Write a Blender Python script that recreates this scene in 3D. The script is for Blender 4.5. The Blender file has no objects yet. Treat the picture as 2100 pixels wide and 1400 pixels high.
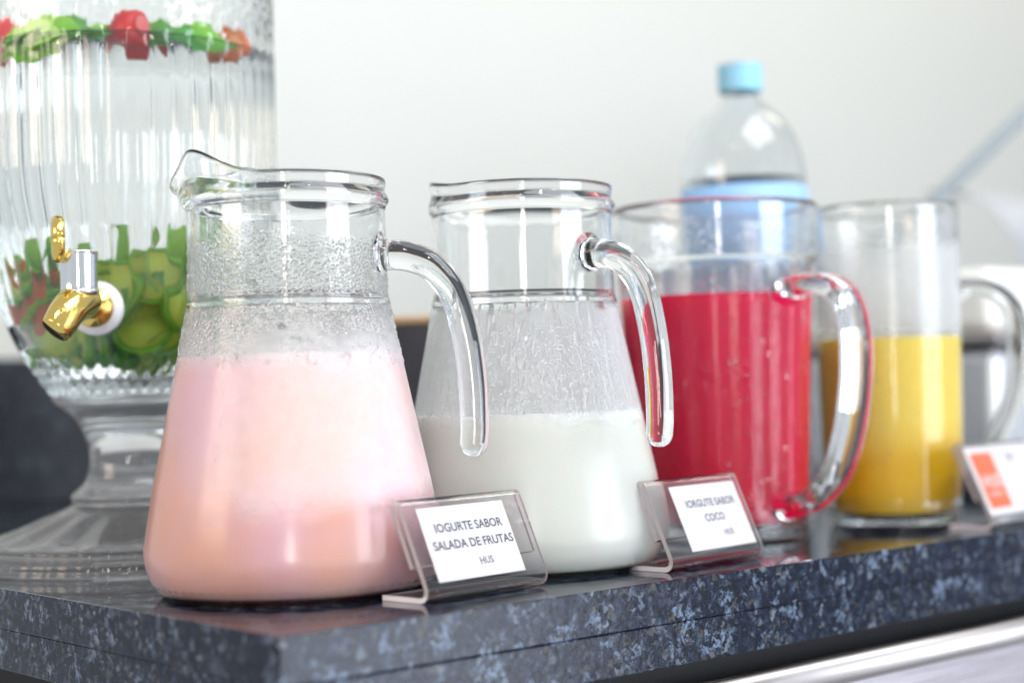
import bpy, bmesh, math, random
from mathutils import Vector, Matrix
R_ = math.radians
scene = bpy.context.scene
random.seed(11)

# ------------------------------------------------------------------ camera
F_PX = 3322.5
TH, PI_, RO = 0.85419, 0.029985, 0.029419          # heading, pitch, roll
CAM = Vector((-0.37732, -0.58994, 0.10174))
fwd = Vector((math.cos(TH) * math.cos(PI_), math.sin(TH) * math.cos(PI_), math.sin(PI_)))
rgt = Vector((math.sin(TH), -math.cos(TH), 0.0))
upv = rgt.cross(fwd)
RR = rgt * math.cos(RO) - upv * math.sin(RO)
UU = rgt * math.sin(RO) + upv * math.cos(RO)
cd = bpy.data.cameras.new('camera')
cam = bpy.data.objects.new('camera', cd)
scene.collection.objects.link(cam)
m = Matrix((RR, UU, -fwd)).transposed().to_4x4()
m.translation = CAM
cam.matrix_world = m
cd.sensor_width = 36.0
cd.lens = 36.0 * F_PX / 2100.0
cd.clip_start, cd.clip_end = 0.02, 60.0
cd.dof.use_dof = True
cd.dof.focus_distance = 0.855
cd.dof.aperture_fstop = 3.1
scene.camera = cam
FH = Vector((math.cos(TH), math.sin(TH), 0))

# ------------------------------------------------------------------ world and lamps
w = bpy.data.worlds.new('World'); scene.world = w; w.use_nodes = True
bg = w.node_tree.nodes['Background']
bg.inputs[0].default_value = (0.86, 0.92, 1.0, 1); bg.inputs[1].default_value = 0.70

def area(name, loc, target, sx, sy, power, col):
    l = bpy.data.lights.new(name, 'AREA'); l.shape = 'RECTANGLE'; l.size = sx; l.size_y = sy
    l.energy = power; l.color = col
    o = bpy.data.objects.new(name, l); scene.collection.objects.link(o)
    o.location = loc
    o.rotation_euler = (Vector(target) - Vector(loc)).to_track_quat('-Z', 'Y').to_euler()
    return o
area('window_light', (1.0, -1.55, 0.02), (0.25, 0.1, 0.06), 0.95, 1.04, 26, (0.82, 0.88, 1.0))
area('window_light_narrow', (-1.15, -1.55, 0.22), (0.2, 0.1, 0.12), 0.16, 0.62, 7, (1.0, 0.95, 0.86))
area('overhead_fill', (0.55, -0.85, 1.75), (0.25, 0.1, 0.05), 1.5, 1.1, 36, (0.90, 0.95, 1.0))  # added soft fill from above, not a fitting of the room
area('ceiling_light', (2.1, 0.05, 1.7), (2.0, 0.98, 0.5), 1.2, 0.5, 8, (1.0, 0.90, 0.72))
area('warm_side_fill', (-1.35, 0.35, 0.65), (0.1, 0.15, 0.10), 0.7, 0.7, 10, (1.0, 0.78, 0.60))  # warm lamp added to brighten the jugs from the left; no window there
for i, (x, y, z) in enumerate([(-.9, -.5, 1.5), (-.5, -.9, 1.6), (-.05, -1.25, 1.55), (.45, -1.2, 1.6), (.9, -.9, 1.5), (-1.0, -.2, 1.5), (.2, -.8, 1.9), (-.4, -.6, 1.9)]):
    l = bpy.data.lights.new('ceiling_spot', 'POINT'); l.energy = 6.0; l.shadow_soft_size = 0.022; l.color = (1.0, .83, .6)
    o = bpy.data.objects.new('ceiling_spot', l); scene.collection.objects.link(o); o.location = (x, y, z)

scene.view_settings.view_transform = 'Standard'
scene.view_settings.look = 'None'
scene.view_settings.exposure = 0.05
scene.view_settings.gamma = 1.0
cy = scene.cycles
cy.max_bounces = 18; cy.transmission_bounces = 16; cy.glossy_bounces = 8; cy.diffuse_bounces = 5
cy.transparent_max_bounces = 16; cy.volume_bounces = 0
cy.caustics_reflective = True; cy.caustics_refractive = True
cy.blur_glossy = 0.6
cy.sample_clamp_indirect = 12.0
cy.use_denoising = True
cy.use_adaptive_sampling = True; cy.adaptive_threshold = 0.03
try:
    cy.denoiser = 'OPENIMAGEDENOISE'
    cy.denoising_input_passes = 'RGB_ALBEDO_NORMAL'
except Exception:
    pass

# ------------------------------------------------------------------ helpers
def link(o, parent=None):
    scene.collection.objects.link(o)
    if parent is not None: o.parent = parent
    return o
def tag(o, label=None, cat=None, group=None, kind=None):
    if label: o['label'] = label
    if cat: o['category'] = cat
    if group: o['group'] = group
    if kind: o['kind'] = kind
    return o
def empty(name, loc, rz=0.0, label=None, cat=None, group=None):
    o = bpy.data.objects.new(name, None); o.empty_display_size = .02
    o.location = loc; o.rotation_euler = (0, 0, rz)
    link(o); return tag(o, label, cat, group)
def mesh_obj(name, verts, faces, mats, parent=None, smooth=True, mat_idx=None, auto=None):
    me = bpy.data.meshes.new(name); me.from_pydata([tuple(v) for v in verts], [], faces)
    for mt in (mats if isinstance(mats, (list, tuple)) else [mats]): me.materials.append(mt)
    if mat_idx: me.polygons.foreach_set('material_index', mat_idx)
    bm = bmesh.new(); bm.from_mesh(me); bmesh.ops.recalc_face_normals(bm, faces=bm.faces)
    if auto is not None:
        for e in bm.edges:
            if len(e.link_faces) == 2 and e.calc_face_angle(0) > auto: e.smooth = False
    bm.to_mesh(me); bm.free()
    me.polygons.foreach_set('use_smooth', [smooth] * len(me.polygons)); me.update()
    o = bpy.data.objects.new(name, me); return link(o, parent)
def catmull(pts, n=6):
    P = [Vector(p) for p in pts]; out = []
    for i in range(len(P) - 1):
        p0 = P[i - 1] if i else P[i] * 2 - P[i + 1]; p1 = P[i]; p2 = P[i + 1]
        p3 = P[i + 2] if i + 2 < len(P) else P[i + 1] * 2 - P[i]
        for k in range(n):
            t = k / n
            out.append(.5 * ((2 * p1) + (p2 - p0) * t + (2 * p0 - 5 * p1 + 4 * p2 - p3) * t * t + (3 * p1 - p0 - 3 * p2 + p3) * t ** 3))
    out.append(P[-1]); return out
def lathe(name, prof, mats, parent=None, seg=96, mod=None, split=None, auto=None):
    """prof: (r, z) from axis to axis; a closed solid. mod(r, z, phi, i) -> (r, z)"""
    verts, rings = [], []
    for i, (r, z) in enumerate(prof):
        if r < 1e-6:
            rings.append([len(verts)]); verts.append((0, 0, z))
        else:
            ring = []
            for k in range(seg):
                ph = 2 * math.pi * k / seg
                rr, zz = mod(r, z, ph, i) if mod else (r, z)
                ring.append(len(verts)); verts.append((rr * math.cos(ph), rr * math.sin(ph), zz))
            rings.append(ring)
    faces, idx = [], []
    for i in range(len(rings) - 1):
        a, b = rings[i], rings[i + 1]
        mi = 1 if (split is not None and i >= split) else 0
        if len(a) == 1 and len(b) == 1: continue
        for k in range(seg):
            k2 = (k + 1) % seg
            if len(a) == 1: faces.append((a[0], b[k], b[k2]))
            elif len(b) == 1: faces.append((a[k], b[0], a[k2]))
            else: faces.append((a[k], b[k], b[k2], a[k2]))
            idx.append(mi)
    return mesh_obj(name, verts, faces, mats, parent, True, idx, auto)
def tube(name, path, sec, mat, parent=None, ns=24, cap=True, cap0=True, ref=Vector((0, 1, 0)), power=2.0):
    """path: 3D points; sec: (half width along ref, half thickness) per point; superellipse section"""
    P = [Vector(p) for p in path]; n = len(P); verts, faces = [], []
    rows = []
    for i in range(n):
        t = (P[min(i + 1, n - 1)] - P[max(i - 1, 0)]).normalized()
        a = (ref - t * ref.dot(t)).normalized(); b = t.cross(a)
        rows.append((P[i], t, a, b, sec[i]))
    full = []
    if cap and cap0:
        p, t, a, b, s = rows[0]
        for q in (1.0, .92, .7, .4): full.append((p - t * min(s) * q * .9, a, b, tuple(x * math.sqrt(max(0.0, 1 - q * q)) + 1e-5 for x in s)))
    for p, t, a, b, s in rows: full.append((p, a, b, s))
    if cap:
        p, t, a, b, s = rows[-1]
        for q in (.4, .7, .92, 1.0): full.append((p + t * min(s) * q * .9, a, b, tuple(x * math.sqrt(max(0.0, 1 - q * q)) + 1e-5 for x in s)))
    for p, a, b, s in full:
        for k in range(ns):
            ang = 2 * math.pi * k / ns; c, d = math.cos(ang), math.sin(ang)
            e = 2.0 / power
            verts.append(p + a * s[0] * math.copysign(abs(c) ** e, c) + b * s[1] * math.copysign(abs(d) ** e, d))
    for i in range(len(full) - 1):
        for k in range(ns):
            k2 = (k + 1) % ns
            faces.append((i * ns + k, i * ns + k2, (i + 1) * ns + k2, (i + 1) * ns + k))
    faces.append(tuple(range(ns))[::-1]); faces.append(tuple((len(full) - 1) * ns + k for k in range(ns)))
    return mesh_obj(name, verts, faces, mat, parent)
def box(name, lo, hi, mat, parent=None, bev=0.0, seg=2):
    bm = bmesh.new(); bmesh.ops.create_cube(bm, size=1)
    for v in bm.verts: v.co = Vector([(lo[i] + hi[i]) / 2 + v.co[i] * (hi[i] - lo[i]) for i in range(3)])
    if bev: bmesh.ops.bevel(bm, geom=bm.edges[:], offset=bev, segments=seg, affect='EDGES', profile=.5)
    me = bpy.data.meshes.new(name); bm.to_mesh(me); bm.free(); me.materials.append(mat)
    return link(bpy.data.objects.new(name, me), parent)

# ------------------------------------------------------------------ materials
def lin(r, g, b):
    f = lambda c: (c / 255 / 12.92) if c / 255 <= .04045 else ((c / 255 + .055) / 1.055) ** 2.4
    return (f(r), f(g), f(b), 1)
class NT:
    def __init__(s, name):
        s.m = bpy.data.materials.new(name); s.m.use_nodes = True; s.t = s.m.node_tree
        s.t.nodes.clear(); s.out = s.t.nodes.new('ShaderNodeOutputMaterial')
    def n(s, typ, **kw):
        nd = s.t.nodes.new('ShaderNode' + typ)
        for k, v in kw.items():
            if k.startswith('_'): setattr(nd, k[1:], v)
            else: s.put(nd.inputs[k.replace('__', ' ')], v)
        return nd
    def put(s, inp, v):
        if hasattr(v, 'is_output') or isinstance(v, bpy.types.NodeSocket): s.t.links.new(v, inp)
        else: inp.default_value = v
    def math(s, op, a, b=0.0, c=0.0, clamp=False):
        nd = s.t.nodes.new('ShaderNodeMath'); nd.operation = op; nd.use_clamp = clamp
        for i, v in enumerate((a, b, c)): s.put(nd.inputs[i], v)
        return nd.outputs[0]
    def ramp(s, fac, stops, interp='LINEAR'):
        nd = s.t.nodes.new('ShaderNodeValToRGB'); s.put(nd.inputs[0], fac); e = nd.color_ramp; e.interpolation = interp
        while len(e.elements) < len(stops): e.elements.new(.5)
        for el, (p, c) in zip(e.elements, stops): el.position = p; el.color = c if len(c) == 4 else (*c, 1)
        return nd.outputs[0]
    def maprange(s, v, a, b, c=0.0, d=1.0, smooth=True):
        nd = s.t.nodes.new('ShaderNodeMapRange'); nd.interpolation_type = 'SMOOTHSTEP' if smooth else 'LINEAR'
        for i, q in enumerate((v, a, b, c, d)): s.put(nd.inputs[i], q)
        return nd.outputs[0]
    def mixc(s, f, a, b, typ='MIX'):
        nd = s.t.nodes.new('ShaderNodeMix'); nd.data_type = 'RGBA'; nd.blend_type = typ
        s.put(nd.inputs[0], f); s.put(nd.inputs[6], a); s.put(nd.inputs[7], b); return nd.outputs[2]
    def obj(s):
        return s.n('TexCoord').outputs['Object']
    def xyz(s, v):
        nd = s.n('SeparateXYZ'); s.put(nd.inputs[0], v); return nd.outputs
    def mapping(s, v, scale):
        nd = s.n('Mapping'); s.put(nd.inputs[0], v); nd.inputs['Scale'].default_value = scale; return nd.outputs[0]
    def noise(s, v, scale, detail=2.0, rough=.5, dist=0.0, out=0):
        nd = s.n('TexNoise', Scale=scale, Detail=detail, Roughness=rough, Distortion=dist); s.put(nd.inputs['Vector'], v); return nd.outputs[out]
    def voro(s, v, scale, feature='F1', rnd=1.0, out='Distance'):
        nd = s.n('TexVoronoi', _feature=feature, Scale=scale, Randomness=rnd); s.put(nd.inputs['Vector'], v); return nd.outputs[out]
    def bump(s, h, strength, dist, normal=None):
        nd = s.n('Bump', Height=h, Strength=strength, Distance=dist)
        if normal is not None: s.put(nd.inputs['Normal'], normal)
        return nd.outputs[0]
    def done(s, sh):
        s.t.links.new(sh, s.out.inputs[0]); return s.m
def principled(name, col, rough=.5, metal=0.0, trans=0.0, ior=1.5, sss=0.0, rad=(.01, .005, .004), coat=0.0, normal=None):
    t = NT(name); b = t.n('BsdfPrincipled')
    t.put(b.inputs['Base Color'], col); t.put(b.inputs['Roughness'], rough); t.put(b.inputs['Metallic'], metal)
    b.inputs['Transmission Weight'].default_value = trans; b.inputs['IOR'].default_value = ior
    b.inputs['Subsurface Weight'].default_value = sss; b.inputs['Subsurface Radius'].default_value = rad; b.inputs['Subsurface Scale'].default_value = 1.0
    b.inputs['Coat Weight'].default_value = coat
    return t.done(b.outputs[0])

def glass(name, tint=(.985, .99, .99, 1), rough=0.0, ior=1.5, wave=0.0):
    t = NT(name); g = t.n('BsdfGlass', Color=tint, Roughness=rough, IOR=ior)
    if wave:
        t.put(g.inputs['Normal'], t.bump(t.noise(t.obj(), 70, 1), wave, .001))
    return t.done(g.outputs[0])

def wet_glass(name, fog, drops, seed=0.0, fogamt=.25, runs=0.0, dscale=430., bstr=.6, dfill=.55, fine=.35, side=None, gap=None, low=None):
    """clear glass carrying a film of condensation: fog=(z0,z1,z2,z3) band, drops=(z0,z1,z2,z3) band of beads"""
    t = NT(name); co = t.obj(); x, y, z = t.xyz(co)
    off = t.n('VectorMath', _operation='ADD'); t.put(off.inputs[0], co); off.inputs[1].default_value = (seed, seed * .7, seed * .3); co2 = off.outputs[0]
    zj = t.math('ADD', z, t.math('MULTIPLY', t.math('SUBTRACT', t.noise(co2, 45, 4), .5), .020))
    def band(b):
        return t.math('MULTIPLY', t.maprange(zj, b[0], b[1]), t.maprange(zj, b[2], b[3], 1., 0.))
    fb = band(fog); db = band(drops)
    if side: fb = t.math('MULTIPLY', fb, t.maprange(t.math('ADD', x, t.math('MULTIPLY', t.noise(co2, 30, 2), .02)), side[0], side[1], side[2], 1.))
    if gap: db = t.math('MULTIPLY', db, t.maprange(t.math('ABSOLUTE', t.math('SUBTRACT', z, gap)), .0025, .004))
    patch = t.maprange(t.noise(co2, 34, 3), .33, .50)
    v1 = t.voro(co2, dscale); d1 = t.maprange(v1, dfill * .3, dfill, 1, 0)
    size = t.maprange(t.xyz(t.voro(co2, dscale, out='Color'))[0], .1, .8, .25, 1.)
    v2 = t.voro(co2, dscale * 2.1); d2 = t.maprange(v2, .1, .42, 1, 0)
    h = t.math('ADD', t.math('MULTIPLY', t.math('MULTIPLY', d1, size), t.math('MULTIPLY', db, patch)), t.math('MULTIPLY', t.math('MULTIPLY', d2, fine), t.math('MAXIMUM', t.math('MULTIPLY', fb, t.maprange(t.noise(co2, 90, 2), .5, .62)), t.math('MULTIPLY', db, .8))))
    if runs:
        rv = t.noise(t.mapping(co2, (1, 1, .05)), 260, 2); rr = t.maprange(rv, .52, .62, 0, 1)
        h = t.math('ADD', h, t.math('MULTIPLY', t.math('MULTIPLY', rr, fb), runs))
    nrm = t.bump(h, bstr, .0011)
    g = t.n('BsdfGlass', Color=(.985, .99, .99, 1), IOR=1.5); t.put(g.inputs['Normal'], nrm)
    rg = t.math('MULTIPLY', fb, .22)
    if low: rg = t.math('MAXIMUM', rg, t.maprange(z, low[0], low[0] + .004, low[1], 0.))
    t.put(g.inputs['Roughness'], rg)
    tr = t.n('BsdfTranslucent', Color=(.93, .95, .97, 1)); df = t.n('BsdfDiffuse', Color=(.93, .95, .97, 1))
    mx = t.n('MixShader'); mx.inputs[0].default_value = .5; t.put(mx.inputs[1], tr.outputs[0]); t.put(mx.inputs[2], df.outputs[0])
    fa = t.math('MULTIPLY', t.math('MULTIPLY', fb, t.maprange(t.noise(co2, 120, 3), .3, .7, .92, 1.)), fogamt)
    ms = t.n('MixShader'); t.put(ms.inputs[0], fa); t.put(ms.inputs[1], g.outputs[0]); t.put(ms.inputs[2], mx.outputs[0])
    return t.done(ms.outputs[0])

def granite(name, gain=1.0):
    t = NT(name); co = t.obj()
    wv = t.n('VectorMath', _operation='ADD'); t.put(wv.inputs[0], co)
    sc = t.n('VectorMath', _operation='SCALE'); t.put(sc.inputs[0], t.noise(co, 160, 4, .6, out=1)); sc.inputs['Scale'].default_value = .012
    t.put(wv.inputs[1], sc.outputs[0]); c2 = wv.outputs[0]
    def g(r, g_, b): return tuple(v * gain for v in lin(r, g_, b)[:3]) + (1,)
    base = t.ramp(t.noise(c2, 170, 5, .7), [(.32, g(3, 6, 14)), (.5, g(12, 19, 35)), (.68, g(36, 46, 66))])
    cell = t.voro(c2, 330, out='Color'); cr, cg, cb_ = t.xyz(cell)
    crystal = t.math('MULTIPLY', t.maprange(cr, .55, 1.), t.maprange(t.noise(co, 75, 4, .6), .44, .62))
    col = t.mixc(t.math('MULTIPLY', crystal, .75), base, t.mixc(cg, g(58, 68, 84), g(122, 132, 144)))
    big = t.math('MULTIPLY', t.maprange(t.noise(c2, 85, 5, .66), .56, .64), t.maprange(t.noise(co, 380, 4, .7), .36, .60))
    col = t.mixc(t.math('MULTIPLY', big, .9), col, g(104, 119, 140))
    col = t.mixc(t.math('MULTIPLY', t.maprange(cb_, .95, .98), .2), col, g(120, 112, 92))
    speck = t.maprange(t.noise(co, 1100, 2), .70, .78)
    col = t.mixc(t.math('MULTIPLY', speck, .8), col, g(170, 180, 190))
    b = t.n('BsdfPrincipled'); t.put(b.inputs['Base Color'], col)
    b.inputs['Roughness'].default_value = .03
    b.inputs['IOR'].default_value = 2.0
    return t, b
def granite_top():
    t, b = granite('granite_polished'); return t.done(b.outputs[0])
def granite_side():
    t, b = granite('granite_edge', 1.1)
    co = t.obj()
    h = t.math('ADD', t.noise(co, 240, 5, .65), t.math('MULTIPLY', t.noise(co, 60, 2), 1.0))
    t.put(b.inputs['Normal'], t.bump(h, .10, .002)); b.inputs['Roughness'].default_value = .17; b.inputs['IOR'].default_value = 1.32
    return t.done(b.outputs[0])
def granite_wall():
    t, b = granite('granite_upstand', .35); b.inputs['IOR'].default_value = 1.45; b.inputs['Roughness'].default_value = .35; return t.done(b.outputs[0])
def wall_mat():
    t = NT('wall_paint'); co = t.obj(); b = t.n('BsdfPrincipled')
    t.put(b.inputs['Base Color'], t.mixc(t.noise(co, 2.0, 4), (.56, .575, .555, 1), (.60, .61, .575, 1)))
    b.inputs['Roughness'].default_value = .6
    t.put(b.inputs['Normal'], t.bump(t.noise(co, 180, 3), .08, .002))
    return t.done(b.outputs[0])
def yogurt_mat(name, c1, c2, c3, sss=.8):
    t = NT(name); co = t.obj(); b = t.n('BsdfPrincipled')
    f = t.noise(co, 14, 3); z = t.xyz(co)[2]
    c = t.mixc(t.maprange(f, .3, .7), c1, c2)
    c = t.mixc(t.math('MULTIPLY', t.maprange(t.math('ADD', z, t.math('MULTIPLY', t.math('SUBTRACT', t.noise(co, 60, 2), .5), .006)), .113, .121), .7), c, c3)
    t.put(b.inputs['Base Color'], c); b.inputs['Roughness'].default_value = .35; b.inputs['Specular IOR Level'].default_value = .05
    b.inputs['Subsurface Weight'].default_value = sss; b.inputs['Subsurface Radius'].default_value = (.016, .011, .010); b.inputs['Subsurface Scale'].default_value = 1.
    return t.done(b.outputs[0])
def juice_mat(name, clo, chi, z0, z1, trans, sss=.3, rad=(.01, .006, .003)):
    t = NT(name); co = t.obj(); b = t.n('BsdfPrincipled'); z = t.xyz(co)[2]
    zz = t.math('ADD', z, t.math('MULTIPLY', t.math('SUBTRACT', t.noise(co, 40, 3), .5), .012))
    t.put(b.inputs['Base Color'], t.mixc(t.maprange(zz, z0, z1), clo, chi))
    b.inputs['Roughness'].default_value = .15; b.inputs['IOR'].default_value = 1.34; b.inputs['Specular IOR Level'].default_value = .05
    b.inputs['Transmission Weight'].default_value = trans
    b.inputs['Subsurface Weight'].default_value = sss; b.inputs['Subsurface Radius'].default_value = rad; b.inputs['Subsurface Scale'].default_value = 1.
    return t.done(b.outputs[0])
def steel_mat(name, col, rough, scale=(1, 1, 120)):
    t = NT(name); co = t.obj(); b = t.n('BsdfPrincipled'); b.inputs['Metallic'].default_value = 1.
    b.inputs['Base Color'].default_value = col
    t.put(b.inputs['Roughness'], t.maprange(t.noise(t.mapping(co, scale), 12, 3), .3, .7, rough * .7, rough * 1.3))
    return t.done(b.outputs[0])

M_top, M_side, M_splash = granite_top(), granite_side(), granite_wall()
M_wall = wall_mat()
M_glass = glass('clear_glass')
M_wavy = glass('moulded_glass', wave=.25)
def pale_glass():
    t = NT('pale_pressed_glass'); g = t.n('BsdfGlass', Color=(.98, .985, .99, 1), IOR=1.5); a = t.n('BsdfTranslucent', Color=(.9, .92, .95, 1)); d = t.n('BsdfDiffuse', Color=(.9, .92, .95, 1))
    m1 = t.n('MixShader'); m1.inputs[0].default_value = .5; t.put(m1.inputs[1], a.outputs[0]); t.put(m1.inputs[2], d.outputs[0])
    m2 = t.n('MixShader'); m2.inputs[0].default_value = .16; t.put(m2.inputs[1], g.outputs[0]); t.put(m2.inputs[2], m1.outputs[0]); return t.done(m2.outputs[0])
M_foot = pale_glass()
M_crystal = glass('pressed_glass', (.97, .98, .98, 1))
M_steel = steel_mat('brushed_steel', (.62, .58, .62, 1), .34, (1, 120, 120))
M_rail = steel_mat('steel_rail', (.38, .355, .345, 1), .42, (1, 90, 90))
M_dark = principled('shadow_gap_black', lin(9, 9, 12), .6)
M_white_card = principled('white_card', (.86, .86, .85, 1), .55)
M_ink = principled('dark_ink', lin(52, 58, 86), .6)
M_orange = principled('orange_print', lin(255, 106, 18), .5)
M_whiteink = principled('white_print', (.9, .88, .88, 1), .5)
M_acrylic = glass('acrylic', (.99, .98, .985, 1), 0, 1.49)
def cut_edge():
    t = NT('sawn_acrylic_edge'); g = t.n('BsdfGlass', Color=(.98, .94, .95, 1), Roughness=.35, IOR=1.49); d = t.n('BsdfDiffuse', Color=(.9, .82, .83, 1))
    mx = t.n('MixShader'); mx.inputs[0].default_value = .45; t.put(mx.inputs[1], g.outputs[0]); t.put(mx.inputs[2], d.outputs[0]); return t.done(mx.outputs[0])
M_edge = cut_edge()
M_gold = principled('gold_plating', (.83, .60, .17, 1), .12, 1.)
M_chrome = principled('chrome_plating', (.80, .81, .82, 1), .07, 1.)
M_washer = principled('white_rubber', (.75, .77, .82, 1), .5)
M_water = glass('water', (.99, .995, .995, 1), 0, 1.333)
M_cap = principled('blue_plastic_cap', lin(136, 192, 216), .45, sss=.2)
M_label = principled('blue_bottle_label', lin(138, 178, 220), .5)
M_pet = glass('bottle_plastic', (.97, .98, .985, 1), .03, 1.4, wave=.3)

# ------------------------------------------------------------------ setting
T = .045
ct = empty('counter', (0, 0, 0)); ct['kind'] = 'structure'
def slab(name, z0, z1, x0, y0):
    bm = bmesh.new(); bmesh.ops.create_cube(bm, size=1)
    lo, hi = (x0, y0, z0), (3.4, .985, z1)
    for v in bm.verts: v.co = Vector([(lo[i] + hi[i]) / 2 + v.co[i] * (hi[i] - lo[i]) for i in range(3)])
    bmesh.ops.bevel(bm, geom=bm.edges[:], offset=.0007, segments=2, affect='EDGES', profile=.5)
    me = bpy.data.meshes.new(name); bm.to_mesh(me); bm.free(); me.materials.append(M_side); me.materials.append(M_top)
    for p in me.polygons: p.material_index = 1 if p.normal.z > .5 else 0
    return link(bpy.data.objects.new(name, me), ct)
slab('top_slab', -T / 2 + .00006, 0, 0, 0)
slab('lower_slab', -T, -T / 2 - .00006, .0002, .0002)
cb = empty('counter_base', (0, 0, 0)); cb['kind'] = 'structure'
box('recess', (.035, .035, -.075), (3.3, .97, -T - .0005), M_dark, cb)
box('panel', (.012, .012, -.75), (3.3, .97, -.0745), M_steel, cb, .002)
rail = tube('rail', [(-.0 + .012, .006, -.0665), (.8, .006, -.0665), (3.3, .006, -.0665)], [(.0085, .0085)] * 3, M_rail, cb, 24, False, power=2.6)
wl = box('wall', (-.06, .985, -1.2), (6.5, 1.1, 3.2), M_wall); wl['kind'] = 'structure'
bs = box('backsplash', (-.02, .965, .0003), (3.4, .9848, .148), M_splash, None, .0015); bs['kind'] = 'structure'

# ------------------------------------------------------------------ hook-handled jugs (pink and white yoghurt)
def sm(a, b, x):
    t = max(0., min(1., (x - a) / (b - a))); return t * t * (3 - 2 * t)
OUT = [(.0, .0015), (.045, .0015), (.064, .0), (.0685, .0008), (.0722, .0045), (.0757, .0100), (.0780, .0190), (.0777, .0278), (.0733, .0536), (.0679, .0793), (.0584, .1256), (.0546, .1452), (.0538, .1485),
       (.0539, .1510), (.0528, .1545), (.0526, .1600), (.0523, .1960), (.0524, .2000), (.0541, .2032), (.0543, .2056), (.0530, .2082), (.0524, .2094), (.0527, .2120), (.0530, .2140), (.0527, .2156)]
INN = [(.0512, .2157), (.0503, .2140), (.0498, .2100), (.0496, .2060), (.0494, .1980), (.0495, .1600), (.0499, .1520), (.0511, .1460), (.0549, .1256), (.0647, .0793), (.0701, .0536), (.0749, .0278), (.0757, .0195), (.0738, .0108), (.0706, .0054), (.0665, .0022), (.050, .0018), (.025, .0018), (0, .0018)]
def resample(p, n=4):
    return [(max(0, v.x), v.y) for v in catmull([(a, b, 0) for a, b in p], n)]
def inner_r(z, inn):
    q = sorted((b, a) for a, b in inn)
    for (z0, r0), (z1, r1) in zip(q, q[1:]):
        if z0 <= z <= z1: return r0 + (r1 - r0) * (z - z0) / max(1e-9, z1 - z0)
    return q[-1][1] if z > q[-1][0] else 0
def make_spout(k_):
  def spout_mod(r, z, ph, i):
      d = abs((ph - math.pi + math.pi) % (2 * math.pi) - math.pi)            # angle from -X
      wz = sm(.203, .2150, z)
      lift = k_ * (.0172 * (1 - sm(R_(36), R_(96), d)) - .0172 * math.exp(-(d / R_(29)) ** 2)) * wz
      push = (.0105 * math.exp(-(d / R_(20)) ** 2) + .0015 * math.exp(-(d / R_(42)) ** 2)) * sm(.199, .2155, z) ** 1.2
      return r + push * min(1, k_ + .3), z + lift
  return spout_mod
def hook_jug(label, loc, rz, body_mat, handle_mat, spout):
    root = empty('jug', loc, rz, label, 'jug', 'hook-handled glass jugs')
    o = resample(OUT); i = resample(INN)
    bd = lathe('glass_body', o + i, [body_mat, M_glass], root, 128, make_spout(spout), len(o))
    pth = [(.0505, 0, .1745), (.0575, 0, .1742), (.066, 0, .1732), (.079, 0, .1675), (.0900, 0, .1535), (.0962, 0, .1325), (.0993, 0, .1080), (.0998, 0, .0852), (.0990, 0, .0745)]
    P = catmull(pth, 6); n = len(P); sec = []
    for k in range(n):
        u = k / (n - 1)
        g = max(0, 1 - u / .10)
        sec.append((.0085 + .004 * g * g - .0012 * u, .0082 + .007 * g * g - .0010 * u))
    hd = tube('handle', P, sec, handle_mat, root, 28, True, False)
    fuse(bd, hd, OUT, INN, 28, False)
    return root
def prof_r(z, prof):
    q = sorted((b, a) for a, b in prof if b > .012 and a > .01)
    for (z0, r0), (z1, r1) in zip(q, q[1:]):
        if z0 <= z <= z1: return r0 + (r1 - r0) * (z - z0) / max(1e-9, z1 - z0)
    return q[0][1]
def fuse(body, handle, outp, innp, ns, both):
    """weld a handle to the jug wall as one glass surface, then keep body and handle as two parts"""
    me = handle.data; n = len(me.vertices)
    ends = list(range(ns)) + (list(range(n - ns, n)) if both else [])
    for i in ends:
        v = me.vertices[i].co; ro, ri = prof_r(v.z, outp), prof_r(v.z, innp)
        R = ri + .35 * (ro - ri); v.x = math.sqrt(max(1e-6, R * R - v.y * v.y))
    body.data.materials.append(me.materials[0]); hm = me.materials[0]
    me.materials.clear(); 
    for q in body.data.materials: me.materials.append(q)
    for p in me.polygons: p.material_index = 2
    md = body.modifiers.new('weld', 'BOOLEAN'); md.operation = 'UNION'; md.object = handle; md.solver = 'EXACT'
    bpy.context.view_layer.update()
    dg = bpy.context.evaluated_depsgraph_get(); res = bpy.data.meshes.new_from_object(body.evaluated_get(dg))
    body.modifiers.clear()
    for o, keep in ((body, False), (handle, True)):
        m2 = res.copy(); bm = bmesh.new(); bm.from_mesh(m2)
        bmesh.ops.delete(bm, geom=[f for f in bm.faces if (f.material_index == 2) != keep], context='FACES')
        for f in bm.faces: f.smooth = True
        bm.to_mesh(m2); bm.free(); m2.name = o.name; o.data = m2
def liquid(name, loc, inn, level, zbot, mat, label, cat, rz=0, seg=72, grow=.0004, group=None, cling=.0012):
    zs = [zbot + (level - zbot) * (k / 40) ** 1.0 for k in range(41)]
    prof = [(0, zs[0] - .0003)] + [(inner_r(z, inn) + grow, z) for z in zs] + [(inner_r(level, inn) - .0018, level - cling)] + [(inner_r(level, inn) * .5, level - cling - .0004), (0, level - cling - .0004)]
    o = lathe(name, prof, mat, None, seg, auto=R_(50)); o.location = loc; o.rotation_euler = (0, 0, rz)
    return tag(o, label, cat, group)
def dirang(a):      # a: angle from the direction to the viewer, turning right
    d = rgt * math.sin(R_(a)) - FH * math.cos(R_(a)); return math.atan2(d.y, d.x)

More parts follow.
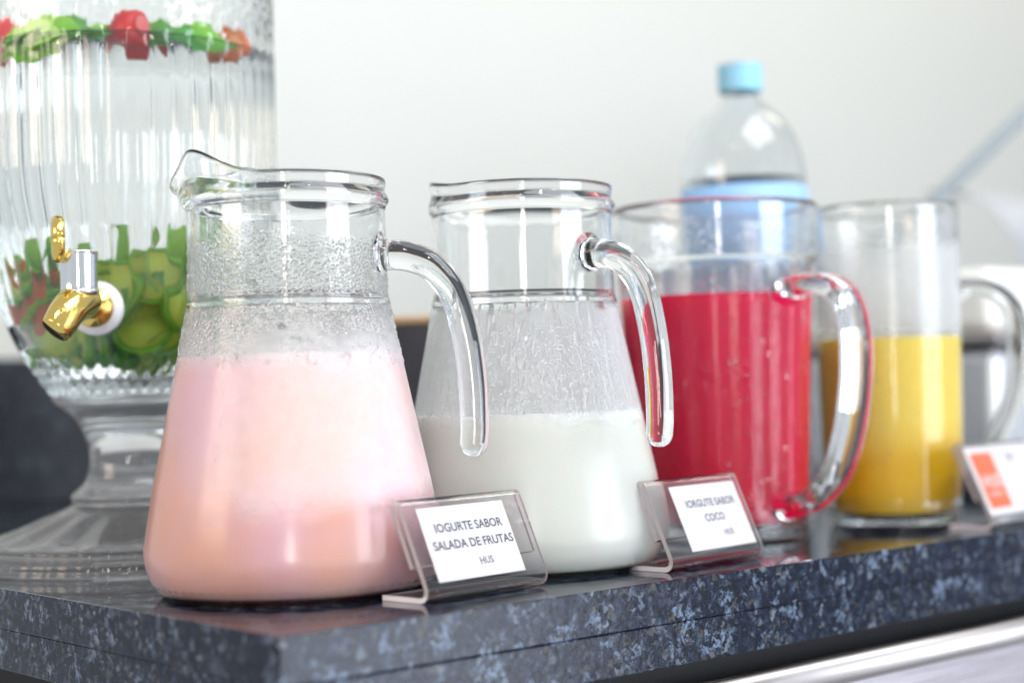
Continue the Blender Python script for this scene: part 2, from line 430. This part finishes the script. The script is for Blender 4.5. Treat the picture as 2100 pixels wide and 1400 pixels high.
M_pinkjug = wet_glass('glass_with_beads', (.036, .058, .118, .150), (.116, .122, .166, .190), 3.1, .50, 0, 620, .75, .6, .35, (-.04, .035, .10), .1505, (.120, .20))
M_whitejug = wet_glass('glass_with_runs', (.080, .088, .143, .149), (.086, .09, .120, .146), 7.7, .32, 1.5, 560, .8, low=(.086, .26))
def beads(root, prof, n, z0, z1, rmin, rmax, mat, rs, ang=(-math.pi, math.pi), power=2.0):
    rr = random.Random(rs); verts, faces = [], []
    bm = bmesh.new(); bmesh.ops.create_icosphere(bm, subdivisions=1, radius=1); tv = [v.co.copy() for v in bm.verts]; tf = [[v.index for v in f.verts] for f in bm.faces]; bm.free()
    for _ in range(n):
        z = rr.uniform(z0, z1); ph = rr.uniform(*ang); rad = rmin + (rmax - rmin) * rr.random() ** power
        r0 = prof_r(z, prof); r1 = prof_r(z + .001, prof)
        N_ = Vector((math.cos(ph), math.sin(ph), -(r1 - r0) / .001)).normalized(); T_ = Vector((-math.sin(ph), math.cos(ph), 0)); B_ = N_.cross(T_)
        c = Vector((r0 * math.cos(ph), r0 * math.sin(ph), z)); st = rr.uniform(.9, 1.5); b0 = len(verts)
        for v in tv: verts.append(c + T_ * v.x * rad + B_ * v.y * rad * st + N_ * v.z * rad * .55)
        faces += [[b0 + q for q in f] for f in tf]
    o = mesh_obj('condensation_beads', verts, faces, mat, root); o['kind'] = 'stuff'; return o
PINK = (.0977, .1347, 0); WHITE = (.2469, .1149, 0)
pj = hook_jug('clear glass jug of pink yoghurt, beaded with condensation, nearest the counter corner', PINK, dirang(77), M_pinkjug, M_wavy, 1.0)
wj = hook_jug('clear glass jug of white yoghurt, handle towards the coconut sign', WHITE, dirang(45), M_whitejug, M_wavy, .35)
wj.scale = (1, 1, 1.012)
beads(pj, OUT, 420, .118, .148, .0004, .0015, M_water, 2, (-2.9, 1.2), 2.0)
beads(pj, OUT, 420, .154, .182, .0003, .0011, M_water, 3, (-2.9, 1.2), 2.0)
liquid('yoghurt', PINK, INN, .1232, .0019, yogurt_mat('pink_yoghurt', lin(244, 198, 182), lin(240, 203, 216), lin(246, 220, 222)), 'salmon pink fruit yoghurt filling the nearest jug', 'yogurt')
liquid('yoghurt', WHITE, INN, .0885, .0019, yogurt_mat('white_yoghurt', (.83, .84, .79, 1), (.85, .86, .82, 1), (.88, .89, .86, 1)), 'white coconut yoghurt half filling the second jug', 'yogurt')

# ------------------------------------------------------------------ wide fluted jug with red juice
ROUT = [(0, .003), (.045, .003), (.053, .0), (.0568, .002), (.0575, .008), (.0590, .05), (.0620, .11), (.0648, .165), (.0655, .1775), (.0662, .1810), (.0684, .1835), (.0690, .1870), (.0698, .2150), (.0697, .2190), (.0688, .2206)]
RINN = [(.0672, .2207), (.0662, .2185), (.0658, .2140), (.0650, .1860), (.0640, .180), (.0618, .165), (.0590, .11), (.0560, .05), (.0550, .022), (.052, .0085), (.03, .0065), (0, .0065)]
def flute_mod(n, z0, z1, amp):
    def f(r, z, ph, i):
        k = sm(z0, z0 + .008, z) * (1 - sm(z1 - .008, z1, z))
        return r * (1 - amp * k * (1 - abs(math.sin(n * ph / 2)))), z
    return f
def loop_handle(root, pth, w, t, mat, power=3.0):
    P = catmull([(a, 0, b) for a, b in pth], 6); n = len(P); sec = []
    for k in range(n):
        u = k / (n - 1); g = max(0, 1 - min(u, 1 - u) / .10)
        sec.append((w + .002 * g, t + .003 * g))
    return tube('handle', P, sec, mat, root, 32, False, power=power)
RED = (.4465, .1447, 0); YEL = (.5834, .1044, 0)
M_sparse = wet_glass('glass_with_few_beads', (.0, .01, .17, .19), (.0, .01, .2, .21), 1.7, .0, 0, 210, .5, .32)
M_sparse2 = wet_glass('glass_with_mist', (.125, .14, .19, .2), (.0, .01, .2, .21), 5.2, .30, 0, 190, .5, .3)
rj = empty('jug', RED, dirang(40), 'wide rimmed fluted glass jug of red juice with broad loop handle', 'jug', 'loop-handled glass jugs')
o_, i_ = resample(ROUT), resample(RINN)
rb = lathe('glass_body', o_ + i_, [M_sparse, M_glass], rj, 144, lambda r, z, ph, i: flute_mod(18, .012, .182, .022)(r, z, ph, i) if i < len(o_) else (r, z), len(o_))
fuse(rb, loop_handle(rj, [(.0628, .160), (.070, .1625), (.087, .1640), (.1060, .1570), (.1150, .1380), (.1160, .1100), (.1105, .0760), (.0990, .0460), (.0820, .0290), (.068, .0225), (.0555, .0215)], .0125, .0068, M_wavy), ROUT, RINN, 32, True)
beads(rj, ROUT, 230, .03, .158, .0004, .0013, M_water, 4, (-1.9, 1.9), 2.0)
liquid('juice', RED, RINN, .1600, .0067, juice_mat('red_juice', (.76, .0, .052, 1), (.80, .0, .080, 1), .0, .16, .0, .4, (.02, .003, .003)), 'bright crimson juice in the wide fluted jug', 'juice')

# ------------------------------------------------------------------ narrower jug with yellow juice
YOUT = [(0, .003), (.034, .003), (.041, 0), (.0445, .003), (.0465, .012), (.0485, .05), (.0500, .12), (.0508, .19), (.0514, .2160), (.0516, .2200), (.0508, .2236)]
YINN = [(.0494, .2236), (.0486, .2210), (.0484, .2160), (.0478, .19), (.0470, .12), (.0455, .05), (.0440, .020), (.041, .0075), (.02, .0055), (0, .0055)]
yj = empty('jug', YEL, dirang(90), 'straight glass jug of yellow juice with clear loop handle', 'jug', 'loop-handled glass jugs')
o2, i2 = resample(YOUT), resample(YINN)
yb = lathe('glass_body', o2 + i2, [M_sparse2, M_glass], yj, 128, lambda r, z, ph, i: flute_mod(16, .02, .19, .010)(r, z, ph, i) if i < len(o2) else (r, z), len(o2))
fuse(yb, loop_handle(yj, [(.0488, .1630), (.058, .1655), (.074, .1630), (.0870, .1520), (.0920, .1330), (.0905, .1080), (.0840, .0800), (.0720, .0560), (.060, .0455), (.0470, .0430)], .0105, .0062, M_wavy), YOUT, YINN, 32, True)
beads(yj, YOUT, 150, .03, .20, .0004, .0012, M_water, 5, (-3.1, .4), 2.0)
liquid('juice', YEL, YINN, .1305, .0057, juice_mat('yellow_juice', lin(252, 206, 48), lin(254, 227, 112), .040, .075, 0., .3, (.01, .006, .002)), 'cloudy yellow juice with settled darker layer', 'juice')

# ------------------------------------------------------------------ glass drink dispenser
DL = (.1166, .3504, 0)
dz = empty('drink_dispenser', DL, dirang(0), 'large pressed glass drink dispenser on pedestal with gold tap', 'dispenser')
DO = [(.0, .1060), (.036, .1060), (.0445, .1045), (.050, .1085), (.0640, .1300), (.0760, .1560), (.0840, .1830), (.0905, .2060), (.0955, .2280), (.0972, .2500), (.0975, .2900), (.0976, .3300), (.0978, .3600), (.0980, .3900), (.0975, .4000)]
DI = [(.0930, .4000), (.0925, .3900), (.0925, .3300), (.0924, .2900), (.0921, .2500), (.0902, .2280), (.0850, .2060), (.0783, .1830), (.0702, .1560), (.0580, .1330), (.046, .1180), (.03, .1135), (0, .1130)]
do, di = resample(DO, 8), resample(DI, 5)
def disp_mod(r, z, ph, i):
    if i >= len(do): return r, z
    a = 0.
    kf = sm(.150, .185, z) * (1 - sm(.310, .322, z))
    a += -.0022 * kf * (1 - abs(math.sin(24 * ph)))
    kd = sm(.106, .110, z) * (1 - sm(.127, .134, z)) + sm(.325, .328, z)
    if kd > 0:
        q = 22 * ph; s = z * 260
        a += -.0022 * kd * (abs(math.sin((q + s) / 1.0)) ** .6 * -1 + 1) - .0022 * kd * (abs(math.sin((q - s) / 1.0)) ** .6 * -1 + 1)
    return r + a, z
lathe('glass_bowl', do + di, M_crystal, dz, 432, disp_mod)
FO = [(0, .0), (.060, .0), (.0975, .0), (.0992, .0040), (.0985, .0080), (.0955, .0100), (.0960, .0130), (.0935, .0160), (.080, .0190), (.060, .0265), (.045, .0335), (.0370, .0375), (.0365, .0400), (.0375, .0430), (.0345, .0460), (.0285, .0520), (.0252, .0640), (.0262, .0760), (.0320, .0890), (.0415, .0985), (.0452, .1005), (.0458, .1025), (.0440, .1042), (.0, .1052)]
def foot_mod(r, z, ph, i):
    k = sm(.085, .096, r) * (1 if z < .02 else 0); k2 = sm(.04, .06, r) * (1 - sm(.085, .095, r)) * (1 if z > .012 else 0)
    return r * (1 - .012 * k * (1 - abs(math.sin(30 * ph)))) , z + .0012 * k2 * math.cos(16 * ph)
lathe('pedestal', resample(FO, 4), M_foot, dz, 256, foot_mod)
# tap
ta = dirang(1) - dirang(0)
ca, sa = math.cos(ta), math.sin(ta)
def tp(u, v, z): return Vector((u * ca - v * sa, u * sa + v * ca, z))
tapo = lathe('tap_body', resample([(0, .1630), (.0100, .1630), (.0122, .1640), (.0125, .1660), (.0118, .1680), (.0121, .1880), (.0124, .1905), (.0110, .1918), (0, .1922)], 4), M_chrome, dz, 48)
tapo.location = tp(.121, 0, .0204); tapo.scale = (.87, .87, .87)
def child_tube(name, pts, rad, mat, cap=True, ns=24):
    P = catmull([tp(*p) - tp(.128, 0, 0) for p in pts], 6); n = len(P)
    rr = [rad[0] + (rad[1] - rad[0]) * k / (n - 1) for k in range(n)]
    return tube(name, P, [(r, r) for r in rr], mat, tapo, ns, cap, ref=tp(0, 1, 0))
child_tube('spout', [(.120, 0, .161), (.130, -.002, .158), (.140, -.005, .152), (.146, -.009, .1430), (.148, -.011, .1400)], (.0132, .0098), M_gold, False)
child_tube('stem', [(.074, 0, .157), (.10, 0, .157), (.127, 0, .158)], (.0065, .010), M_gold)
wv, wf = [], []
def washer(name, u0, u1, rad, mat):
    P = [tp(u0, 0, .157) - tp(.128, 0, 0), tp((u0 + u1) / 2, 0, .157) - tp(.128, 0, 0), tp(u1, 0, .157) - tp(.128, 0, 0)]
    return tube(name, P, [(rad * .95, rad * .95), (rad, rad), (rad * .95, rad * .95)], mat, tapo, 40, False, ref=tp(0, 1, 0))
washer('washer', .0775, .086, .0185, M_washer)
washer('gold_nut', .0862, .096, .0135, M_gold)
washer('inner_nut', .060, .0685, .0150, M_washer)
# lever: a loop standing on top
lv = []
for k in range(29):
    a = 2 * math.pi * k / 28
    lv.append(tp(.138 + .0100 * math.cos(a), -.0105 + .0030 * math.cos(a), .1990 + .0120 * math.sin(a)) - tp(.128, 0, 0))
tube('lever', lv, [(.0042, .0036)] * 29, M_gold, tapo, 12, False, ref=tp(0, 1, 0))
# water inside
liquid('water', DL, DI, .3190, .1135, M_water, 'clear water filling the glass drink dispenser', 'water', dirang(0), 144, .0004, None, .0002)

# fruit and herbs
M_rind = principled('lime_rind', lin(126, 204, 24), .4, sss=.4)
M_flesh = principled('lime_flesh', lin(224, 242, 84), .35, sss=.7)
M_leafA = principled('mint_green', lin(124, 214, 44), .45, sss=.5)
M_leafB = principled('dark_mint_green', lin(60, 164, 40), .45, sss=.3)
M_straw = principled('strawberry_red', lin(226, 26, 24), .35, sss=.15)
M_pale = principled('strawberry_core', lin(250, 120, 120), .4, sss=.2)
M_or = principled('orange_peel', lin(232, 110, 26), .4, sss=.1)
def lime(loc, rot, rad=.018, name='lime_slice', label=None, group=None, rind=M_rind, flesh=M_flesh, cat='lime'):
    e = empty(name, loc, 0, label, cat, group); e.rotation_euler = rot
    lathe('rind', [(rad * .86, -.0028), (rad, -.0024), (rad, .0024), (rad * .86, .0028), (rad * .86, -.0028)], rind, e, 24)
    lathe('flesh', [(0, -.0024), (rad * .87, -.0024), (rad * .87, .0024), (0, .0024)], flesh, e, 24)
    return e
def leaf_mesh(L, W, mat):
    vs, fs = [], []
    n = 8
    for k in range(n + 1):
        t = k / n; wv_ = W * math.sin(math.pi * min(1, t * .97 + .03)) ** .8; zz = .25 * L * math.sin(t * 2.4) * .5
        for s in (-1, 0, 1): vs.append((L * (t - .5), s * wv_ * (1 + .12 * math.sin(k * 2.6)), zz - (.12 * W if s == 0 else 0)))
    for k in range(n):
        for s in (0, 1):
            a = k * 3 + s; fs.append((a, a + 1, a + 4, a + 3))
    me = bpy.data.meshes.new('leaf'); me.from_pydata(vs, [], fs); me.materials.append(mat)
    bm = bmesh.new(); bm.from_mesh(me); r = bmesh.ops.solidify(bm, geom=bm.faces[:], thickness=.0005); bm.to_mesh(me); bm.free()
    me.polygons.foreach_set('use_smooth', [True] * len(me.polygons)); return me
LA, LB = leaf_mesh(.034, .011, M_leafA), leaf_mesh(.034, .011, M_leafB)
def dpos(a, u, z):
    if z > .3: z -= .0125
    return dpos_(a, u, z)
def dpos_(a, u, z):     # a: angle from viewer direction
    t = dirang(a); return Vector((DL[0] + u * math.cos(t), DL[1] + u * math.sin(t), z))
rnd = random.Random(4)
for k in range(15):
    a = -66 + k * 9.4 + rnd.uniform(-4, 4); z = .137 + .055 * rnd.random(); u = inner_r(z, DI) - rnd.uniform(.012, .020)
    lime(dpos(a, u, z), (rnd.uniform(1.0, 2.0), rnd.uniform(-.5, .5), dirang(a) + 1.57 + rnd.uniform(-.5, .5)), .0175, 'lime_slice', 'lime slice sunk at the bottom of the drink dispenser', 'sunken lime slices')
def leaf(me, loc, rot, label, group, s=1.):
    o = bpy.data.objects.new('green_leaf', me); o.location = loc; o.rotation_euler = rot; o.scale = (s, s, s); link(o); return tag(o, label, 'leaf', group)
for k in range(40):
    a = rnd.uniform(-80, 85); z = rnd.uniform(.128, .200); u = max(.01, inner_r(z, DI) - rnd.uniform(.014, .034))
    leaf(LA if k % 3 else LB, dpos(a, u, z), (rnd.uniform(-1.6, 1.6), rnd.uniform(-1, 1), rnd.uniform(0, 6.28)), 'green leaf sunk at the bottom of the drink dispenser', 'sunken green leaves', 1.1)
for a, z, rz in ((-52, .160, .3), (-42, .165, -.2), (-66, .172, .5)):
    t = tube('fruit_strip', [dpos(a, .054, z - .018), dpos(a + 3, .058, z), dpos(a + 8, .062, z + .018)], [(.006, .0022)] * 3, M_or, None, 12, True, ref=Vector((rgt.x, rgt.y, 0)))
    tag(t, 'orange strip of fruit among the sunken limes left of the tap', 'fruit', 'sunken orange strips')
def strawberry(a, u, z, s, rot, label):
    e = empty('red_fruit', dpos(a, u, z), 0, label, 'fruit', 'floating red fruit'); e.rotation_euler = rot; e.scale = (s, s, s)
    lathe('skin', resample([(0, -.016), (.006, -.013), (.0115, -.004), (.0125, .004), (.009, .010), (0, .011)], 3), M_straw, e, 24)
    c = lathe('core', resample([(0, .0105), (.005, .0112), (.0052, .0125), (0, .013)], 2), M_pale, e, 16)
    return e
strawberry(-60, .080, .334, 1.25, (1.2, .3, 1), 'red fruit afloat at the left of the drink dispenser')
strawberry(-46, .080, .331, 1.1, (1.0, .8, 2), 'red fruit afloat left of the large green leaves')
strawberry(17, .078, .3335, .95, (1.4, .2, .2), 'red fruit afloat right of the large green leaves')
strawberry(22, .060, .331, 1.0, (.9, .2, 2.2), 'paler red fruit tucked behind the floating red fruit on the right')
for a, u, z, s, me in ((-36, .080, .329, .9, LA), (-31, .084, .327, 1.0, LA), (-26, .085, .330, .95, LB), (-22, .086, .324, 1.1, LA), (-16, .085, .326, 1.05, LA), (-12, .083, .331, .9, LA), (-20, .078, .333, 1.0, LA), (-6, .080, .331, .8, LB), (0, .074, .332, .8, LA), (7, .078, .331, .7, LB), (36, .082, .330, .9, LB), (42, .084, .329, .9, LB), (48, .083, .331, .9, LA), (54, .080, .331, .8, LB), (-52, .070, .332, .9, LB), (-14, .066, .334, 1.0, LB), (30, .070, .333, .8, LB), (-66, .078, .331, .9, LA)):
    leaf(me, dpos(a, u, z), (rnd.uniform(.5, 1.3), rnd.uniform(-.3, .3), dirang(a) + 1.57 + rnd.uniform(-.3, .3)), 'green leaf afloat at the top of the drink dispenser', 'floating green leaves', s)
lime(dpos(68, .074, .332), (.7, .2, dirang(68)), .016, 'orange_slice', 'small orange slice afloat at the right side of the drink dispenser', None, M_or, principled('orange_flesh', lin(250, 160, 90), .4, sss=.3), 'orange')

# ------------------------------------------------------------------ water bottle behind
BL = (.5765, .2286, 0)
bo = empty('water_bottle', BL, dirang(0), 'clear plastic water bottle with light blue cap and blue label', 'bottle')
BO = [(0, .004), (.034, .0), (.044, .003), (.0485, .012), (.0488, .18), (.0484, .205), (.0480, .225), (.0478, .2480), (.0462, .2700), (.0410, .2880), (.0320, .3030), (.0215, .3130), (.0150, .3185), (.0142, .3230), (.0142, .3270)]
bprof = resample(BO, 5)
def ridge(r, z, ph, i): return r - (.0008 * (1 - abs(math.sin(z * 330))) if .02 < z < .17 else 0), z
lathe('plastic_body', bprof + [(max(r - .0007, 0), z + (.0007 if r < .05 and z < .01 else 0)) for r, z in reversed(bprof)], M_pet, bo, 80, ridge)
lathe('cap', resample([(0, .3255), (.0150, .3255), (.0168, .3262), (.0170, .3285), (.0169, .3440), (.0160, .3462), (0, .3466)], 4), M_cap, bo, 64, lambda r, z, ph, i: (r * (1 - .012 * abs(math.sin(30 * ph))) if r > .0165 else r, z))
lathe('label', [(.0489, .150), (.0491, .150), (.0489, .228), (.0484, .250), (.0482, .250), (.0486, .228), (.0489, .150)], M_label, bo, 80)
BI = [(r - .0007, z) for r, z in BO]
liquid('water', BL, BI, .2560, .006, M_water, 'clear water inside the blue capped bottle', 'water', 0, 72, .0002, None, .0002)

# ------------------------------------------------------------------ dark box behind the jugs, steel dish and ladle
M_wood = principled('dark_stained_wood', lin(46, 44, 52), .5)
M_tan = principled('pale_wood_edge', lin(196, 160, 120), .5)
db = empty('box', (.41, .415, 0), 0, 'dark box with pale tan rim behind the two yoghurt jugs', 'box')
db.rotation_euler = (0, 0, dirang(90))
box('box_body', (-.075, -.03, .0005), (.075, .09, .155), M_wood, db, .002)
box('rim', (-.076, -.031, .1553), (.076, .091, .161), M_tan, db, .0015)
ch = empty('serving_dish', (1.02, .27, 0), 0, 'stainless steel serving dish with raised lid behind the yellow juice', 'dish')
box('pan', (-.15, -.07, .012), (.30, .16, .128), principled('satin_pan', (.72, .74, .77, 1), .4, .8), ch, .012, 4)
box('pan_rim', (-.16, -.08, .1285), (.31, .17, .140), M_rail, ch, .005, 3)
box('insert', (-.145, -.065, .1405), (.295, .155, .198), principled('white_enamel', (.80, .79, .75, 1), .25), ch, .012, 4)
lidp, lidf = [], []
N = 24
for k in range(N + 1):
    a = R_(-5 + 100 * k / N)
    for (rr, xx) in ((.11, .14), (.1085, .14), (.1085, .40), (.11, .40)):
        lidp.append((xx, .165 - rr * math.cos(a) + .02, .200 + rr * math.sin(a)))
for k in range(N):
    for s in range(4):
        a = k * 4 + s; b = k * 4 + (s + 1) % 4; lidf.append((a, b, b + 4, a + 4))
lidf += [(0, 1, 2, 3), tuple(N * 4 + q for q in (3, 2, 1, 0))]
mesh_obj('lid', lidp, lidf, steel_mat('satin_lid', (.56, .58, .62, 1), .6), ch, True, None, R_(40))
for s in (-.13, .28):
    for yy in (-.05, .14):
        box('foot', (s - .01, yy - .01, .0003), (s + .01, yy + .01, .0125), M_rail, ch, .002)
def cpt(px, py, D): return CAM + (fwd + RR * ((px - 1050) / F_PX) - UU * ((py - 700) / F_PX)) * D
M_grey = principled('grey_plastic', lin(128, 136, 142), .5)
lad = empty('ladle', (0.9, .28, .205), 0, 'grey ladle with long slanting handle rising behind the yellow juice', 'ladle')
hp = [cpt(1850, 478, 1.52), cpt(1925, 405, 1.52), cpt(2010, 323, 1.53), cpt(2170, 168, 1.54)]
tube('handle', [p - lad.location for p in hp], [(.0068, .003)] * 4, M_grey, lad, 14, True, ref=Vector((rgt.x * .7, rgt.y * .7, -.7)))
bw = lathe('bowl', resample([(0, -.018), (.014, -.015), (.022, -.004), (.023, .004), (.0218, .004), (.0205, -.003), (.013, -.0135), (0, -.0165)], 3), M_grey, lad, 32)
bw.location = hp[0] - lad.location + Vector((-.012, .012, -.008))

# ------------------------------------------------------------------ acrylic sign holders
def text_mesh(s, size, weight=0.0):
    c = bpy.data.curves.new('lettering', 'FONT'); c.body = s; c.size = size; c.align_x = 'CENTER'; c.align_y = 'CENTER'; c.offset = weight; c.resolution_u = 3
    o = bpy.data.objects.new('lettering', c); scene.collection.objects.link(o)
    dg = bpy.context.evaluated_depsgraph_get(); me = bpy.data.meshes.new_from_object(o.evaluated_get(dg))
    bpy.data.objects.remove(o); bpy.data.curves.remove(c); return me
LEAN = R_(24); LEN = .0425; TK = .0026
def sign(label, loc, rz, width, card_x, card_h, lines, extra=None, card_up=.002, LEN=LEN):
    root = empty('sign_holder', loc, rz, label, 'sign', 'acrylic sign holders')
    # centre line in (y, z)
    ly, lz = math.sin(LEAN), math.cos(LEAN)
    pts = [(.034, TK / 2), (.0075, TK / 2)]
    for k in range(1, 7):          # bend at the bottom
        a = -math.pi / 2 - (math.pi / 2 + LEAN) * k / 6 * 1.0
        c = (.0075, TK / 2 + .0045); pts.append((c[0] + .0045 * math.cos(a), c[1] + .0045 * math.sin(a)))
    b0 = pts[-1]
    top = (b0[0] + ly * LEN, b0[1] + lz * LEN); pts.append(top)
    rad = .0024; c = (top[0] + lz * rad, top[1] - ly * rad)
    for k in range(1, 9):
        a = math.pi - LEAN - math.pi * k / 8
        pts.append((c[0] + rad * math.cos(a), c[1] + rad * math.sin(a)))
    e = pts[-1]; pts.append((e[0] - ly * LEN * .72, e[1] - lz * LEN * .72))
    L, Rr = [], []
    for i, p in enumerate(pts):
        a = pts[max(i - 1, 0)]; b = pts[min(i + 1, len(pts) - 1)]
        d = Vector((b[0] - a[0], b[1] - a[1])).normalized(); nn = Vector((-d.y, d.x)) * TK / 2
        L.append((p[0] + nn.x, p[1] + nn.y)); Rr.append((p[0] - nn.x, p[1] - nn.y))
    poly = L + Rr[::-1]; n = len(poly)
    vs = [(0, y, z + .0002) for y, z in poly] + [(width, y, z + .0002) for y, z in poly]
    fs, mi = [], []
    for k in range(n):
        k2 = (k + 1) % n; fs.append((k, k2, n + k2, n + k)); mi.append(0)
    h = n // 2
    for k in range(h - 1):
        fs.append((k, k + 1, n - 2 - k, n - 1 - k)); mi.append(1)
        fs.append((n + k, n + n - 1 - k, n + n - 2 - k, n + k + 1)); mi.append(1)
    mesh_obj('acrylic_panel', vs, fs, [M_acrylic, M_edge], root, True, mi, R_(28))
    # the card stands in the gap behind the front panel
    gap = TK / 2 + .0006
    base = Vector((0, b0[0] + lz * gap, b0[1] - ly * gap + .0002))
    rot = Matrix(((1, 0, 0), (0, ly, -lz), (0, lz, ly)))      # local: x along, y up the card, z towards the viewer
    mt = rot.to_4x4(); mt.translation = base + Vector((0, ly * card_up, lz * card_up))
    cx0, cx1 = card_x
    card = box('card', (cx0, 0, -.0003), (cx1, card_h, 0), M_white_card, root); card.matrix_local = mt
    for s, x, y, size, mat, wt in lines:
        me = text_mesh(s, size, wt); me.materials.clear(); me.materials.append(mat)
        o = bpy.data.objects.new('lettering', me); link(o, card); o.location = (cx0 + x, y, .00012 if extra is None else .0002); 
    if extra: extra(card, cx0)
    return root
RZ = R_(6.5)
sign('clear acrylic sign with card reading IOGURTE SABOR SALADA DE FRUTAS', (.1025, .0255, 0), RZ, .087, (.011, .0735), .0385,
     [('IOGURTE SABOR', .0325, .0270, .0064, M_ink, .00008), ('SALADA DE FRUTAS', .0325, .0180, .0064, M_ink, .00008), ('HUS', .037, .0080, .0052, M_ink, .00003)])
sign('clear acrylic sign with card reading IORGUTE SABOR COCO', (.2655, .0185, 0), RZ, .087, (.0225, .0850), .0385,
     [('IORGUTE SABOR', .033, .0270, .0062, M_ink, .00008), ('COCO', .032, .0180, .0062, M_ink, .00008), ('HUS', .040, .0085, .0048, M_ink, .00003)])
def logo(card, cx0):
    box('logo_square', (cx0 + .0065, .0050, .0001), (cx0 + .0345, .0440, .0002), M_orange, card)
    for s, y, size, wt in (('HUS', .0235, .0125, .00015), ('HOTEL', .0145, .0052, .00004)):
        me = text_mesh(s, size, wt); me.materials.clear(); me.materials.append(M_whiteink)
        o = link(bpy.data.objects.new('logo_lettering', me), card); o.location = (cx0 + .0205, y, .0003)
sign('white acrylic sign with orange logo square at the right edge', (.5660, .0120, 0), R_(4), .095, (.0012, .0935), .0485, [('Su', .0585, .040, .0080, M_ink, .0001)], logo, .0015, .050)
# a thin dark sliver lying by the coconut sign
sl = tube('plastic_sliver', [(.2625, .062, .0008), (.2610, .055, .0007), (.2560, .049, .0016)], [(.0022, .0005)] * 3, M_dark, None, 10, True)
tag(sl, 'thin dark sliver on the counter under the coconut sign foot', 'scrap')
